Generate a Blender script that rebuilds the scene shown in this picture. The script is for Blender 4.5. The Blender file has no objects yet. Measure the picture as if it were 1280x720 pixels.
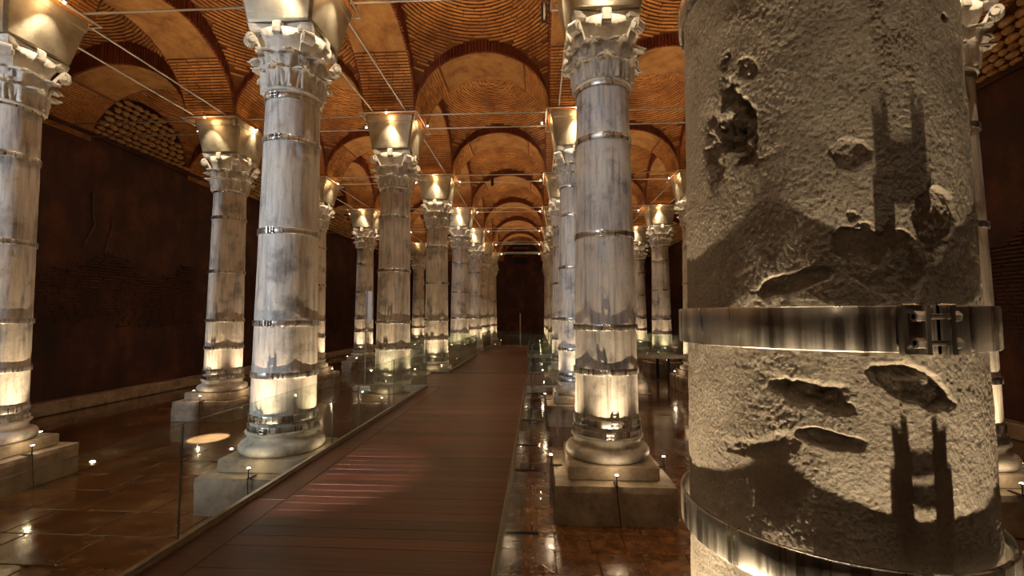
import bpy, math, random
import numpy as np
from mathutils import Vector, Matrix
random.seed(7)
C = bpy.context.scene.collection
PI = math.pi

# ------------------------------------------------------------------ camera, world, exposure
EYE = 2.65
CAMX = -0.99
YAW, PITCH = 0.0565, math.radians(3.58)
cd = bpy.data.cameras.new('camera'); cam = bpy.data.objects.new('camera', cd); C.objects.link(cam)
cd.sensor_width = 36; cd.lens = 560 / 1280 * 36; cd.clip_start = .05; cd.clip_end = 200
cam.location = (CAMX, 0, EYE); cam.rotation_euler = (PI / 2 + PITCH, 0, YAW)
bpy.context.scene.camera = cam
w = bpy.data.worlds.new('world'); bpy.context.scene.world = w; w.use_nodes = True
w.node_tree.nodes['Background'].inputs[0].default_value = (1, .62, .36, 1)
w.node_tree.nodes['Background'].inputs[1].default_value = .004
vs = bpy.context.scene.view_settings
vs.view_transform = 'Standard'; vs.look = 'None'; vs.gamma = 1; vs.use_curve_mapping = False
vs.exposure = 0.0

# lamp strengths (W)
P_BASE = 320.0          # pedestal spotlights
P_DOWN = 170.0
P_RING = 8.0          # lamps on the frames round the imposts
WARM = (1.0, .74, .45)
AMBER = (1.0, .60, .27)
COOL = (.78, .88, 1.0)

def light(name, kind, loc, power, color, size=.012, target=None, angle=2.0, blend=.6):
    ld = bpy.data.lights.new(name, kind); ld.energy = power; ld.color = color
    if kind == 'AREA': ld.size = size
    else: ld.shadow_soft_size = size
    if kind == 'SPOT': ld.spot_size = angle; ld.spot_blend = blend
    o = bpy.data.objects.new(name, ld); C.objects.link(o); o.location = loc
    if target is not None:
        o.rotation_euler = (Vector(target) - Vector(loc)).to_track_quat('-Z', 'Y').to_euler()
    return o
# unseen fill lights added on the viewer's side, cool apart from the last
light('viewer_side_fill', 'SPOT', (-11.0, -2.0, 5.2), 3200, COOL, .25, (-7.2, 7, 3.9), 1.0, .6)
light('viewer_side_fill', 'SPOT', (-2.9, 1.0, 7.3), 520, COOL, .15, (-.2, 7.5, 4.0), .75, .8)
light('viewer_side_fill', 'AREA', (-1.6, -3.1, 6.2), 10, WARM, .8, (-0.5, 8, 3.6))
# unseen spots added to throw the bright patches onto floor and deck
light('added_patch_spot', 'SPOT', (-7.2, 6.9, 7.6), 60000, (.72, .86, 1), .03, (-8.15, 9.55, 0), .10, .25)
light('added_patch_spot', 'SPOT', (-5.9, 1.9, 7.7), 2600, (1, .84, .76), .05, (-3.15, 4.5, 1.05), .26, .5)
light('added_patch_spot', 'SPOT', (-2.4, 1.2, 7.7), 1100, (1, .84, .76), .05, (-2.2, 9.2, 1.05), .42, .9)

# ------------------------------------------------------------------ helpers
def make_mesh(name, v, f, mats=(), smooth=False, mi=None):
    me = bpy.data.meshes.new(name); me.from_pydata([tuple(p) for p in v], [], [tuple(q) for q in f])
    for m in mats: me.materials.append(m)
    if smooth: me.polygons.foreach_set('use_smooth', [True] * len(me.polygons))
    if mi is not None: me.polygons.foreach_set('material_index', mi)
    me.update(); return me
def link(name, me, parent=None, loc=(0, 0, 0), rot=(0, 0, 0), scale=None):
    o = bpy.data.objects.new(name, me); C.objects.link(o)
    o.location = loc; o.rotation_euler = rot
    if scale: o.scale = scale
    if parent: o.parent = parent
    return o
def tag(o, label=None, cat=None, group=None, kind=None):
    if label: o['label'] = label
    if cat: o['category'] = cat
    if group: o['group'] = group
    if kind: o['kind'] = kind
    return o
def thing(name, label, cat, loc=(0, 0, 0), group=None):
    o = bpy.data.objects.new(name, None); C.objects.link(o); o.location = loc
    return tag(o, label, cat, group)
class MB:
    def __init__(s): s.v = []; s.f = []; s.m = []
    def add(s, v, f, m=0):
        n = len(s.v); s.v += [tuple(p) for p in v]; s.f += [tuple(i + n for i in q) for q in f]; s.m += [m] * len(f); return s
    def box(s, x0, y0, z0, x1, y1, z1, m=0, bev=0):
        if bev <= 0:
            v = [(x, y, z) for z in (z0, z1) for y in (y0, y1) for x in (x0, x1)]
            return s.add(v, [(0, 2, 3, 1), (4, 5, 7, 6), (0, 1, 5, 4), (2, 6, 7, 3), (0, 4, 6, 2), (1, 3, 7, 5)], m)
        b = bev; v = []                      # box with bevelled vertical and horizontal rims
        for z, i in ((z0, b), (z0 + b, 0), (z1 - b, 0), (z1, b)):
            a0, a1, c0, c1 = x0 + i, x1 - i, y0 + i, y1 - i; k = b * .7
            v += [(a0 + k, c0, z), (a1 - k, c0, z), (a1, c0 + k, z), (a1, c1 - k, z), (a1 - k, c1, z), (a0 + k, c1, z), (a0, c1 - k, z), (a0, c0 + k, z)]
        f = [tuple(range(7, -1, -1)), tuple(range(24, 32))]
        for r in range(3):
            for k in range(8): f.append((r * 8 + k, r * 8 + (k + 1) % 8, r * 8 + 8 + (k + 1) % 8, r * 8 + 8 + k))
        return s.add(v, f, m)
    def tube(s, a, b, r, n=8, m=0, r2=None):
        a, b = Vector(a), Vector(b); d = (b - a).normalized(); u = d.orthogonal().normalized(); w_ = d.cross(u); r2 = r if r2 is None else r2
        v = []
        for p, q in ((a, r), (b, r2)):
            for k in range(n):
                t = 2 * PI * k / n; v.append(p + q * (math.cos(t) * u + math.sin(t) * w_))
        f = [(k, (k + 1) % n, n + (k + 1) % n, n + k) for k in range(n)] + [tuple(range(n - 1, -1, -1)), tuple(range(n, 2 * n))]
        return s.add(v, f, m)
    def lathe(s, prof, n=32, m=0, cap=True):
        v = [(r * math.cos(2 * PI * k / n), r * math.sin(2 * PI * k / n), z) for r, z in prof for k in range(n)]
        f = [(j * n + k, j * n + (k + 1) % n, (j + 1) * n + (k + 1) % n, (j + 1) * n + k) for j in range(len(prof) - 1) for k in range(n)]
        if cap: f += [tuple(range(n - 1, -1, -1)), tuple(range((len(prof) - 1) * n, len(prof) * n))]
        return s.add(v, f, m)
    def mesh(s, name, mats, smooth=False): return make_mesh(name, s.v, s.f, mats, smooth, s.m)
    def obj(s, name, mats, parent=None, loc=(0, 0, 0), rot=(0, 0, 0), smooth=False):
        return link(name, s.mesh(name, mats if isinstance(mats, (list, tuple)) else [mats], smooth), parent, loc, rot)

_rng = np.random.RandomState(11); _tab = _rng.rand(4096)
def vnoise(x, y, z):
    xi, yi, zi = np.floor(x).astype(int), np.floor(y).astype(int), np.floor(z).astype(int)
    fx, fy, fz = x - xi, y - yi, z - zi
    fx, fy, fz = [t * t * (3 - 2 * t) for t in (fx, fy, fz)]
    def h(a, b, c): return _tab[(a * 73856093 ^ b * 19349663 ^ c * 83492791) & 4095]
    r = 0
    for i in (0, 1):
        for j in (0, 1):
            for k in (0, 1):
                r = r + h(xi + i, yi + j, zi + k) * (fx if i else 1 - fx) * (fy if j else 1 - fy) * (fz if k else 1 - fz)
    return r - .5
def fbm(x, y, z, o=4):
    r, a = 0, 1.
    for k in range(o):
        r = r + a * vnoise(x, y, z); x, y, z, a = x * 2.03 + 5, y * 2.03 + 9, z * 2.03 + 3, a * .5
    return r

# ------------------------------------------------------------------ materials
def mat(name, build):
    m = bpy.data.materials.new(name); m.use_nodes = True; nt = m.node_tree
    b = nt.nodes['Principled BSDF']; build(nt, b); return m
def N(nt, t, **kw):
    n = nt.nodes.new(t)
    for k, v in kw.items():
        if k.startswith('i_'):
            key = k[2:]; key = int(key) if key.isdigit() else key.replace('_', ' ')
            n.inputs[key].default_value = v
        else: setattr(n, k, v)
    return n
def coords(nt, scale=(1, 1, 1), kind='Object', rnd=True):
    tc = N(nt, 'ShaderNodeTexCoord'); mp = N(nt, 'ShaderNodeMapping'); mp.inputs['Scale'].default_value = scale
    if rnd:
        oi = N(nt, 'ShaderNodeObjectInfo'); mu = N(nt, 'ShaderNodeVectorMath', operation='SCALE'); mu.inputs[0].default_value = (37, 23, 51)
        nt.links.new(oi.outputs['Random'], mu.inputs['Scale'])
        ad = N(nt, 'ShaderNodeVectorMath', operation='ADD'); nt.links.new(tc.outputs[kind], ad.inputs[0]); nt.links.new(mu.outputs[0], ad.inputs[1])
        nt.links.new(ad.outputs[0], mp.inputs['Vector'])
    else: nt.links.new(tc.outputs[kind], mp.inputs['Vector'])
    return mp.outputs[0]
def noise(nt, vec, scale, detail=4, rough=.6):
    n = N(nt, 'ShaderNodeTexNoise'); n.inputs['Scale'].default_value = scale; n.inputs['Detail'].default_value = detail; n.inputs['Roughness'].default_value = rough
    nt.links.new(vec, n.inputs['Vector']); return n.outputs['Fac']
def ramp(nt, fac, stops):
    r = N(nt, 'ShaderNodeValToRGB'); e = r.color_ramp.elements
    while len(e) < len(stops): e.new(.5)
    for q, (p, c) in zip(e, stops): q.position = p; q.color = tuple(c) + (1,) if len(c) == 3 else c
    nt.links.new(fac, r.inputs[0]); return r.outputs[0]
def mul(nt, a, b, fac=1.0, mode='MULTIPLY'):
    m = N(nt, 'ShaderNodeMix', data_type='RGBA', blend_type=mode)
    if hasattr(fac, 'is_linked'): nt.links.new(fac, m.inputs[0])
    else: m.inputs[0].default_value = fac
    for s, i in ((a, 6), (b, 7)):
        if hasattr(s, 'is_linked'): nt.links.new(s, m.inputs[i])
        else: m.inputs[i].default_value = tuple(s) + (1,)
    return m.outputs[2]
def bump(nt, b, h, strength=.4, dist=.01, prev=None):
    n = N(nt, 'ShaderNodeBump'); n.inputs['Strength'].default_value = strength; n.inputs['Distance'].default_value = dist
    nt.links.new(h, n.inputs['Height'])
    if prev: nt.links.new(prev, n.inputs['Normal'])
    nt.links.new(n.outputs[0], b.inputs['Normal']); return n.outputs[0]
def L(nt, a, b): nt.links.new(a, b)

def _marble(nt, b):
    st = coords(nt, (7, 7, .55)); v = coords(nt)
    c = ramp(nt, noise(nt, st, 2.2, 5), [(.28, (.22, .21, .20)), (.44, (.48, .46, .43)), (.58, (.64, .60, .54)), (.78, (.38, .33, .27))])
    c2 = ramp(nt, noise(nt, v, 1.7, 5, .65), [(.33, (.36, .35, .36)), (.46, (.95, .95, .95)), (.60, (1.05, .98, .9)), (.72, (.60, .50, .40))])
    c = mul(nt, c, c2, .85)
    sp = ramp(nt, noise(nt, v, 38, 3), [(.28, (.35, .33, .31)), (.4, (1, 1, 1))])
    L(nt, mul(nt, c, sp, .6), b.inputs['Base Color']); b.inputs['Roughness'].default_value = .52
    p = bump(nt, b, noise(nt, v, 26, 6, .7), .35, .008); bump(nt, b, noise(nt, v, 3.5, 4, .6), .5, .02, p)
M_marble = mat('aged_marble', _marble)
def _carved(nt, b):
    v = coords(nt)
    c = ramp(nt, noise(nt, v, 5, 5), [(.3, (.26, .24, .21)), (.5, (.50, .46, .40)), (.7, (.62, .56, .47))])
    L(nt, c, b.inputs['Base Color']); b.inputs['Roughness'].default_value = .5
    p = bump(nt, b, noise(nt, v, 30, 5, .7), .5, .01); bump(nt, b, noise(nt, v, 8, 3), .5, .02, p)
M_carved = mat('carved_marble', _carved)
def _impost(nt, b):
    v = coords(nt); h = coords(nt, (.6, .6, 14))
    c = ramp(nt, noise(nt, v, 2.6, 5), [(.3, (.24, .20, .14)), (.5, (.38, .33, .24)), (.75, (.46, .40, .30))])
    L(nt, c, b.inputs['Base Color']); b.inputs['Roughness'].default_value = .42; b.inputs['Metallic'].default_value = .75; b.inputs['Anisotropic'].default_value = .9; b.inputs['Anisotropic Rotation'].default_value = .25
    tg = N(nt, 'ShaderNodeTangent', direction_type='RADIAL', axis='Z'); L(nt, tg.outputs[0], b.inputs['Tangent'])
    p = bump(nt, b, noise(nt, h, 6, 5, .7), .5, .010); bump(nt, b, noise(nt, v, 45, 4, .7), .35, .006, p)
M_impost = mat('tooled_impost_stone', _impost)
def _pedestal(nt, b):
    v = coords(nt)
    c = ramp(nt, noise(nt, v, 4, 6, .7), [(.3, (.14, .11, .075)), (.5, (.30, .24, .17)), (.7, (.42, .35, .26))])
    L(nt, c, b.inputs['Base Color']); b.inputs['Roughness'].default_value = .65
    bump(nt, b, noise(nt, v, 22, 6, .7), .7, .015)
M_pedestal = mat('weathered_pedestal_stone', _pedestal)
def _rough(nt, b):
    v = coords(nt, rnd=False)
    c = ramp(nt, noise(nt, v, 3.2, 6, .65), [(.28, (.30, .265, .22)), (.46, (.48, .43, .36)), (.6, (.60, .55, .47)), (.78, (.68, .62, .54))])
    c = mul(nt, c, ramp(nt, noise(nt, v, 75, 4, .7), [(.3, (.40, .37, .33)), (.48, (1, 1, 1))]), .55)
    L(nt, c, b.inputs['Base Color']); b.inputs['Roughness'].default_value = .8
    vo = N(nt, 'ShaderNodeTexVoronoi'); vo.inputs['Scale'].default_value = 85; L(nt, v, vo.inputs['Vector'])
    p = bump(nt, b, vo.outputs['Distance'], .5, .006); p = bump(nt, b, noise(nt, v, 170, 5, .8), .9, .006, p); bump(nt, b, noise(nt, v, 40, 5, .7), .7, .010, p)
M_rough = mat('pitted_granite', _rough)
def _steel(nt, b):
    v = coords(nt, (1, 1, 1)); c = ramp(nt, noise(nt, coords(nt, (4, 4, .3)), 3, 3), [(.3, (.28, .27, .25)), (.5, (.50, .48, .45)), (.7, (.75, .73, .69))])
    L(nt, c, b.inputs['Base Color']); b.inputs['Metallic'].default_value = 1
    L(nt, ramp(nt, noise(nt, coords(nt, (9, 9, .3)), 3, 3), [(.35, (.22,) * 3), (.65, (.5,) * 3)]), b.inputs['Roughness'])
    bump(nt, b, noise(nt, v, 14, 2), .15, .01)
M_steel = mat('polished_steel_band', _steel)
def _rod(nt, b):
    b.inputs['Base Color'].default_value = (.42, .40, .38, 1); b.inputs['Metallic'].default_value = .6; b.inputs['Roughness'].default_value = .45
    bump(nt, b, noise(nt, coords(nt), 30, 2), .1, .003)
M_rod = mat('grey_painted_rod', _rod)
def _black(nt, b):
    b.inputs['Base Color'].default_value = (.02, .02, .022, 1); b.inputs['Roughness'].default_value = .4
    bump(nt, b, noise(nt, coords(nt), 60, 2), .05, .002)
M_black = mat('black_lamp_housing', _black)
def _gap(nt, b):
    L(nt, ramp(nt, noise(nt, coords(nt), 20, 3), [(.3, (.006, .005, .004)), (.7, (.02, .016, .012))]), b.inputs['Base Color']); b.inputs['Roughness'].default_value = .8
M_gap = mat('near_black', _gap)
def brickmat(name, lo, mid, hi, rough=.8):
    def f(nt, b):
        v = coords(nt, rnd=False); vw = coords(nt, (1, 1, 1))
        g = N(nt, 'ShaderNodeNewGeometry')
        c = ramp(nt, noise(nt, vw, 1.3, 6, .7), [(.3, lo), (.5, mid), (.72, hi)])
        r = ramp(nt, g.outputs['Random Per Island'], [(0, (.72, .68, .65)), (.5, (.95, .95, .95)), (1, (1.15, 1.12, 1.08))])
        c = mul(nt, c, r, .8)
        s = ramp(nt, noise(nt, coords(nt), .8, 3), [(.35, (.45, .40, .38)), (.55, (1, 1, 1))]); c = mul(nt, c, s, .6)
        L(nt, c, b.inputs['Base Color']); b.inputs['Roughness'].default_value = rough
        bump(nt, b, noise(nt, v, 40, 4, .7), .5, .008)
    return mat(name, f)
M_brick = brickmat('vault_brick', (.30, .115, .028), (.50, .215, .055), (.62, .31, .09))
M_brick_red = brickmat('voussoir_brick', (.15, .030, .011), (.23, .050, .018), (.30, .080, .03))
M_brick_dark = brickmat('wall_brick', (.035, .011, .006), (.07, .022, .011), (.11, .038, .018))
def _mortar(nt, b):
    v = coords(nt)
    L(nt, ramp(nt, noise(nt, v, 3, 5), [(.3, (.12, .040, .012)), (.7, (.22, .085, .026))]), b.inputs['Base Color']); b.inputs['Roughness'].default_value = .9
    bump(nt, b, noise(nt, v, 30, 5, .7), .6, .01)
M_mortar = mat('lime_mortar', _mortar)
def _soffit(nt, b):
    v = coords(nt)
    c = ramp(nt, noise(nt, v, 2.4, 6, .7), [(.28, (.15, .058, .014)), (.48, (.32, .145, .038)), (.7, (.44, .225, .068))])
    c = mul(nt, c, ramp(nt, noise(nt, v, 26, 4), [(.3, (.5, .45, .4)), (.45, (1, 1, 1))]), .5)
    L(nt, c, b.inputs['Base Color']); b.inputs['Roughness'].default_value = .85
    p = bump(nt, b, noise(nt, v, 35, 5, .7), .4, .006); bump(nt, b, noise(nt, v, 5, 4), .5, .03, p)
M_soffit = mat('soffit_plaster', _soffit)
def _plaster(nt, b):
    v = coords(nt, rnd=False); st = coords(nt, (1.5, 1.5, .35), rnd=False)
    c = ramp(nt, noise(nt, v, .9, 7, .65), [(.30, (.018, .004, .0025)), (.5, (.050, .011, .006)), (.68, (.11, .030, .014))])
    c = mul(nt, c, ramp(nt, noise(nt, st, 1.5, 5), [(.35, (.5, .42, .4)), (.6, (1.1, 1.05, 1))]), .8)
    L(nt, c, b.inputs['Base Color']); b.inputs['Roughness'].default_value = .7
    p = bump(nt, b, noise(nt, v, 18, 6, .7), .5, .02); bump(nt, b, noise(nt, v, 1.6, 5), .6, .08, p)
M_plaster = mat('hydraulic_plaster', _plaster)
def _pale(nt, b):
    L(nt, ramp(nt, noise(nt, coords(nt), 9, 4), [(.3, (.05, .025, .015)), (.7, (.12, .07, .045))]), b.inputs['Base Color']); b.inputs['Roughness'].default_value = .8
M_plaster_pale = mat('pale_plaster_edge', _pale)
def _rubble(nt, b):
    v = coords(nt)
    L(nt, ramp(nt, noise(nt, v, 6, 5), [(.3, (.32, .17, .06)), (.6, (.58, .36, .15)), (.8, (.66, .45, .22))]), b.inputs['Base Color']); b.inputs['Roughness'].default_value = .85
    bump(nt, b, noise(nt, v, 14, 6, .7), .8, .03)
M_rubble = mat('rubble_stone', _rubble)
def _tile(nt, b):
    v = coords(nt); vw = coords(nt, rnd=False)
    c = ramp(nt, noise(nt, v, 2.4, 6, .65), [(.28, (.045, .016, .005)), (.5, (.14, .056, .017)), (.72, (.25, .115, .038))])
    L(nt, c, b.inputs['Base Color'])
    L(nt, ramp(nt, noise(nt, v, 1.6, 4), [(.4, (.06,) * 3), (.65, (.30,) * 3)]), b.inputs['Roughness'])
    b.inputs['Specular IOR Level'].default_value = .7
    b.inputs['Coat Weight'].default_value = .6; b.inputs['Coat Roughness'].default_value = .04; b.inputs['Coat IOR'].default_value = 1.33
    p = bump(nt, b, noise(nt, v, 16, 5, .6), .22, .008); bump(nt, b, noise(nt, v, 2.2, 3), .25, .02, p)
M_tile = mat('wet_floor_stone', _tile)
def _floor(nt, b):
    v = coords(nt, rnd=False)
    br = N(nt, 'ShaderNodeTexBrick', offset=.5); br.inputs['Scale'].default_value = 1.0
    br.inputs['Brick Width'].default_value = .6; br.inputs['Row Height'].default_value = .45; br.inputs['Mortar Size'].default_value = .008
    br.inputs['Color1'].default_value = (.11, .045, .016, 1); br.inputs['Color2'].default_value = (.17, .075, .028, 1); br.inputs['Mortar'].default_value = (.02, .012, .008, 1)
    L(nt, v, br.inputs['Vector'])
    c = mul(nt, br.outputs['Color'], ramp(nt, noise(nt, v, 1.2, 6), [(.3, (.4, .36, .34)), (.65, (1.1, 1.1, 1.1))]), .9)
    L(nt, c, b.inputs['Base Color'])
    L(nt, ramp(nt, noise(nt, v, .9, 4), [(.4, (.05,) * 3), (.65, (.30,) * 3)]), b.inputs['Roughness'])
    b.inputs['Coat Weight'].default_value = .5; b.inputs['Coat Roughness'].default_value = .04
    bump(nt, b, noise(nt, v, 9, 5), .25, .01)
M_floor = mat('wet_paving_beyond', _floor)
def _wood(nt, b):
    v = coords(nt, (1.0, 14, 14))
    oi = N(nt, 'ShaderNodeObjectInfo')
    c = ramp(nt, noise(nt, v, 2.6, 6, .65), [(.28, (.028, .007, .004)), (.5, (.068, .021, .011)), (.75, (.115, .042, .023))])
    c = mul(nt, c, ramp(nt, oi.outputs['Random'], [(0, (.55, .50, .48)), (.5, (.95, .92, .90)), (1, (1.45, 1.35, 1.25))]), .9)
    L(nt, c, b.inputs['Base Color']); b.inputs['Roughness'].default_value = .36
    p = bump(nt, b, noise(nt, v, 9, 4), .25, .003)
M_wood = mat('hardwood_decking', _wood)
def _trim(nt, b):
    L(nt, ramp(nt, noise(nt, coords(nt), 12, 3), [(.3, (.20, .17, .13)), (.7, (.33, .29, .22))]), b.inputs['Base Color']); b.inputs['Roughness'].default_value = .4; b.inputs['Metallic'].default_value = .35
M_trim = mat('anodised_channel', _trim)
def _glass(nt, b):
    out = nt.nodes['Material Output']; nt.nodes.remove(b)
    tr = N(nt, 'ShaderNodeBsdfTransparent'); tr.inputs[0].default_value = (.925, .960, .925, 1)
    gl = N(nt, 'ShaderNodeBsdfGlossy'); gl.inputs['Roughness'].default_value = .02
    ge = N(nt, 'ShaderNodeNewGeometry'); dt = N(nt, 'ShaderNodeVectorMath', operation='DOT_PRODUCT'); L(nt, ge.outputs['Incoming'], dt.inputs[0]); L(nt, ge.outputs['Normal'], dt.inputs[1])
    ab = N(nt, 'ShaderNodeMath', operation='ABSOLUTE'); L(nt, dt.outputs['Value'], ab.inputs[0]); on = N(nt, 'ShaderNodeMath', operation='SUBTRACT'); on.inputs[0].default_value = 1; L(nt, ab.outputs[0], on.inputs[1])
    pw = N(nt, 'ShaderNodeMath', operation='POWER'); pw.inputs[1].default_value = 5; L(nt, on.outputs[0], pw.inputs[0]); fr = N(nt, 'ShaderNodeMath', operation='MULTIPLY_ADD'); fr.inputs[1].default_value = .96; fr.inputs[2].default_value = .04; L(nt, pw.outputs[0], fr.inputs[0])
    bm = N(nt, 'ShaderNodeBump'); bm.inputs['Strength'].default_value = .02; L(nt, noise(nt, coords(nt), 2), bm.inputs['Height']); L(nt, bm.outputs[0], gl.inputs['Normal'])
    mx = N(nt, 'ShaderNodeMixShader'); L(nt, fr.outputs[0], mx.inputs[0]); L(nt, tr.outputs[0], mx.inputs[1]); L(nt, gl.outputs[0], mx.inputs[2])
    df = N(nt, 'ShaderNodeBsdfDiffuse'); df.inputs[0].default_value = (.45, .50, .42, 1)
    m2 = N(nt, 'ShaderNodeMixShader'); m2.inputs[0].default_value = .035; L(nt, mx.outputs[0], m2.inputs[1]); L(nt, df.outputs[0], m2.inputs[2])
    L(nt, m2.outputs[0], out.inputs[0])
M_glass = mat('guard_glass', _glass)
def _gedge(nt, b):
    b.inputs['Base Color'].default_value = (.09, .125, .10, 1); b.inputs['Roughness'].default_value = .15
    bump(nt, b, noise(nt, coords(nt), 30, 2), .1, .002)
M_gedge = mat('glass_edge', _gedge)
def emis(name, col, s):
    def f(nt, b):
        b.inputs['Base Color'].default_value = col + (1,); b.inputs['Emission Color'].default_value = col + (1,)
        n = noise(nt, coords(nt), 3, 1); mr = N(nt, 'ShaderNodeMapRange'); mr.inputs[3].default_value = s * .95; mr.inputs[4].default_value = s * 1.05
        L(nt, n, mr.inputs[0]); L(nt, mr.outputs[0], b.inputs['Emission Strength'])
    return mat(name, f)
M_bulb = emis('lamp_lens', (1.0, .86, .62), 60)
def _white(nt, b):
    L(nt, ramp(nt, noise(nt, coords(nt), 4, 2), [(.3, (.62, .62, .60)), (.7, (.75, .75, .73))]), b.inputs['Base Color']); b.inputs['Roughness'].default_value = .4
M_white = mat('white_painted_panel', _white)

# ------------------------------------------------------------------ layout
W, S, Y0 = 4.8, 5.08, 1.56
XC = [-9.6, -4.8, 0, 4.8]
YC = [Y0 + S * j for j in range(8)]
XWL, XWR, YWF, YWB = -14.35, 9.55, Y0 - S, Y0 + 8 * S
SPR = 7.88; PH = .66            # springing height, half width of the arches

# ------------------------------------------------------------------ walls
def wall_grid(name, p0, p1, z1, n, amp=.02, seed=0):
    p0, p1 = Vector(p0), Vector(p1); ln = (p1 - p0).length; nu, nv = int(ln / .22), int(z1 / .22)
    nrm = Vector((p1 - p0).normalized()).cross(Vector((0, 0, 1))) * n
    u = np.linspace(0, 1, nu + 1); zz = np.linspace(-.05, z1, nv + 1); U, Z = np.meshgrid(u, zz)
    X = p0.x + (p1.x - p0.x) * U; Y = p0.y + (p1.y - p0.y) * U
    d = fbm(X * .7 + seed, Y * .7, Z * .7, 5) * amp * 3
    v = np.stack([X + nrm.x * d, Y + nrm.y * d, Z], -1).reshape(-1, 3).tolist(); f = []
    for j in range(nv):
        for i in range(nu):
            a = j * (nu + 1) + i; f.append((a, a + 1, a + nu + 2, a + nu + 1) if n > 0 else (a, a + nu + 1, a + nu + 2, a + 1))
    o = link(name, make_mesh(name, v, f, [M_plaster], True)); tag(o, kind='structure'); return o
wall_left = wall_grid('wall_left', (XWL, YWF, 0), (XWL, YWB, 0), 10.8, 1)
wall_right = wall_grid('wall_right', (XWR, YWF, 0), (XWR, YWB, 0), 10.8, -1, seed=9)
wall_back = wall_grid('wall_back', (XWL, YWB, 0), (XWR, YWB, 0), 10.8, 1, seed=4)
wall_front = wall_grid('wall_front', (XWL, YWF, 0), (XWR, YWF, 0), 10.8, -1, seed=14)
def brick_patch(parent, xs, sgn, y0, y1, z0, z1, seed):
    r = random.Random(seed); m = MB(); z = z0
    yy = np.linspace(y0, y1, 60)
    top = [z1 + .35 * math.sin(y * 1.9 + seed) + r.uniform(-.14, .14) for y in yy]; bot = [z0 + .3 * math.sin(y * 1.3 + seed * 2) + r.uniform(-.12, .12) for y in yy]
    while z < z1 + .5:
        y = y0 + r.uniform(0, .3)
        while y < y1:
            ln = r.uniform(.28, .38); k = min(59, int((y - y0) / (y1 - y0) * 59)); e = r.uniform(-.15, .15)
            if bot[k] < z < top[k]:
                x = xs + sgn * (.05 + r.uniform(0, .02)); m.box(min(xs - sgn * .05, x), y, z, max(xs - sgn * .05, x), y + ln - .02, z + .045)
            y += ln
        z += .092
    o = m.obj('brick_courses', M_brick_dark, parent); o['kind'] = 'stuff'; return o
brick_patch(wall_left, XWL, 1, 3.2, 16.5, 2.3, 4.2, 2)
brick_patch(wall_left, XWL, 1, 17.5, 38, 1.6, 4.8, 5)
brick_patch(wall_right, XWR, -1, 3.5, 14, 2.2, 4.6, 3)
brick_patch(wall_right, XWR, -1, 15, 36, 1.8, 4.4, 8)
# lit ledge and cracks on the left wall
m = MB(); m.box(XWL, YWF, 0, XWL + .35, YWB, .35, bev=.03); m.obj('wall_footing', M_pedestal, wall_left)
m = MB(); m.box(XWR - .35, YWF, 0, XWR, YWB, .35, bev=.03); m.obj('wall_footing', M_pedestal, wall_right)
for x0, x1, pr in ((XWL - .02, XWL + .10, wall_left), (XWR - .10, XWR + .02, wall_right)):
    m = MB(); m.box(x0, YWF, 8.02, x1, YWB, 8.14, bev=.02); m.obj('plaster_ledge', M_plaster, pr)
def crack(pts, parent, x):
    m = MB()
    for a, b in zip(pts, pts[1:]): m.tube((x, a[0], a[1]), (x, b[0], b[1]), .035, 5)
    m.obj('plaster_ridge', M_plaster_pale, parent)
def at_wall(px, py):            # pixel of the photograph -> (y, z) on the left wall
    a = (px - 640) / 560; b = (360 - py) / 560
    d = Vector((a, 1, b)); cp, sp = math.cos(PITCH), math.sin(PITCH); d = Vector((d.x, d.y * cp - d.z * sp, d.y * sp + d.z * cp))
    c, s = math.cos(YAW), math.sin(YAW); d = Vector((d.x * c - d.y * s, d.x * s + d.y * c, d.z)); t = (XWL - CAMX) / d.x
    return (t * d.y, EYE + t * d.z)
crack([at_wall(*p) for p in ((117, 240), (116, 262), (118, 282), (108, 300), (105, 306))], wall_left, XWL)
crack([at_wall(*p) for p in ((141, 273), (140, 285), (133, 305), (131, 315), (136, 328))], wall_left, XWL)
crack([at_wall(*p) for p in ((150, 371), (153, 383), (146, 396), (142, 406))], wall_left, XWL)

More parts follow.
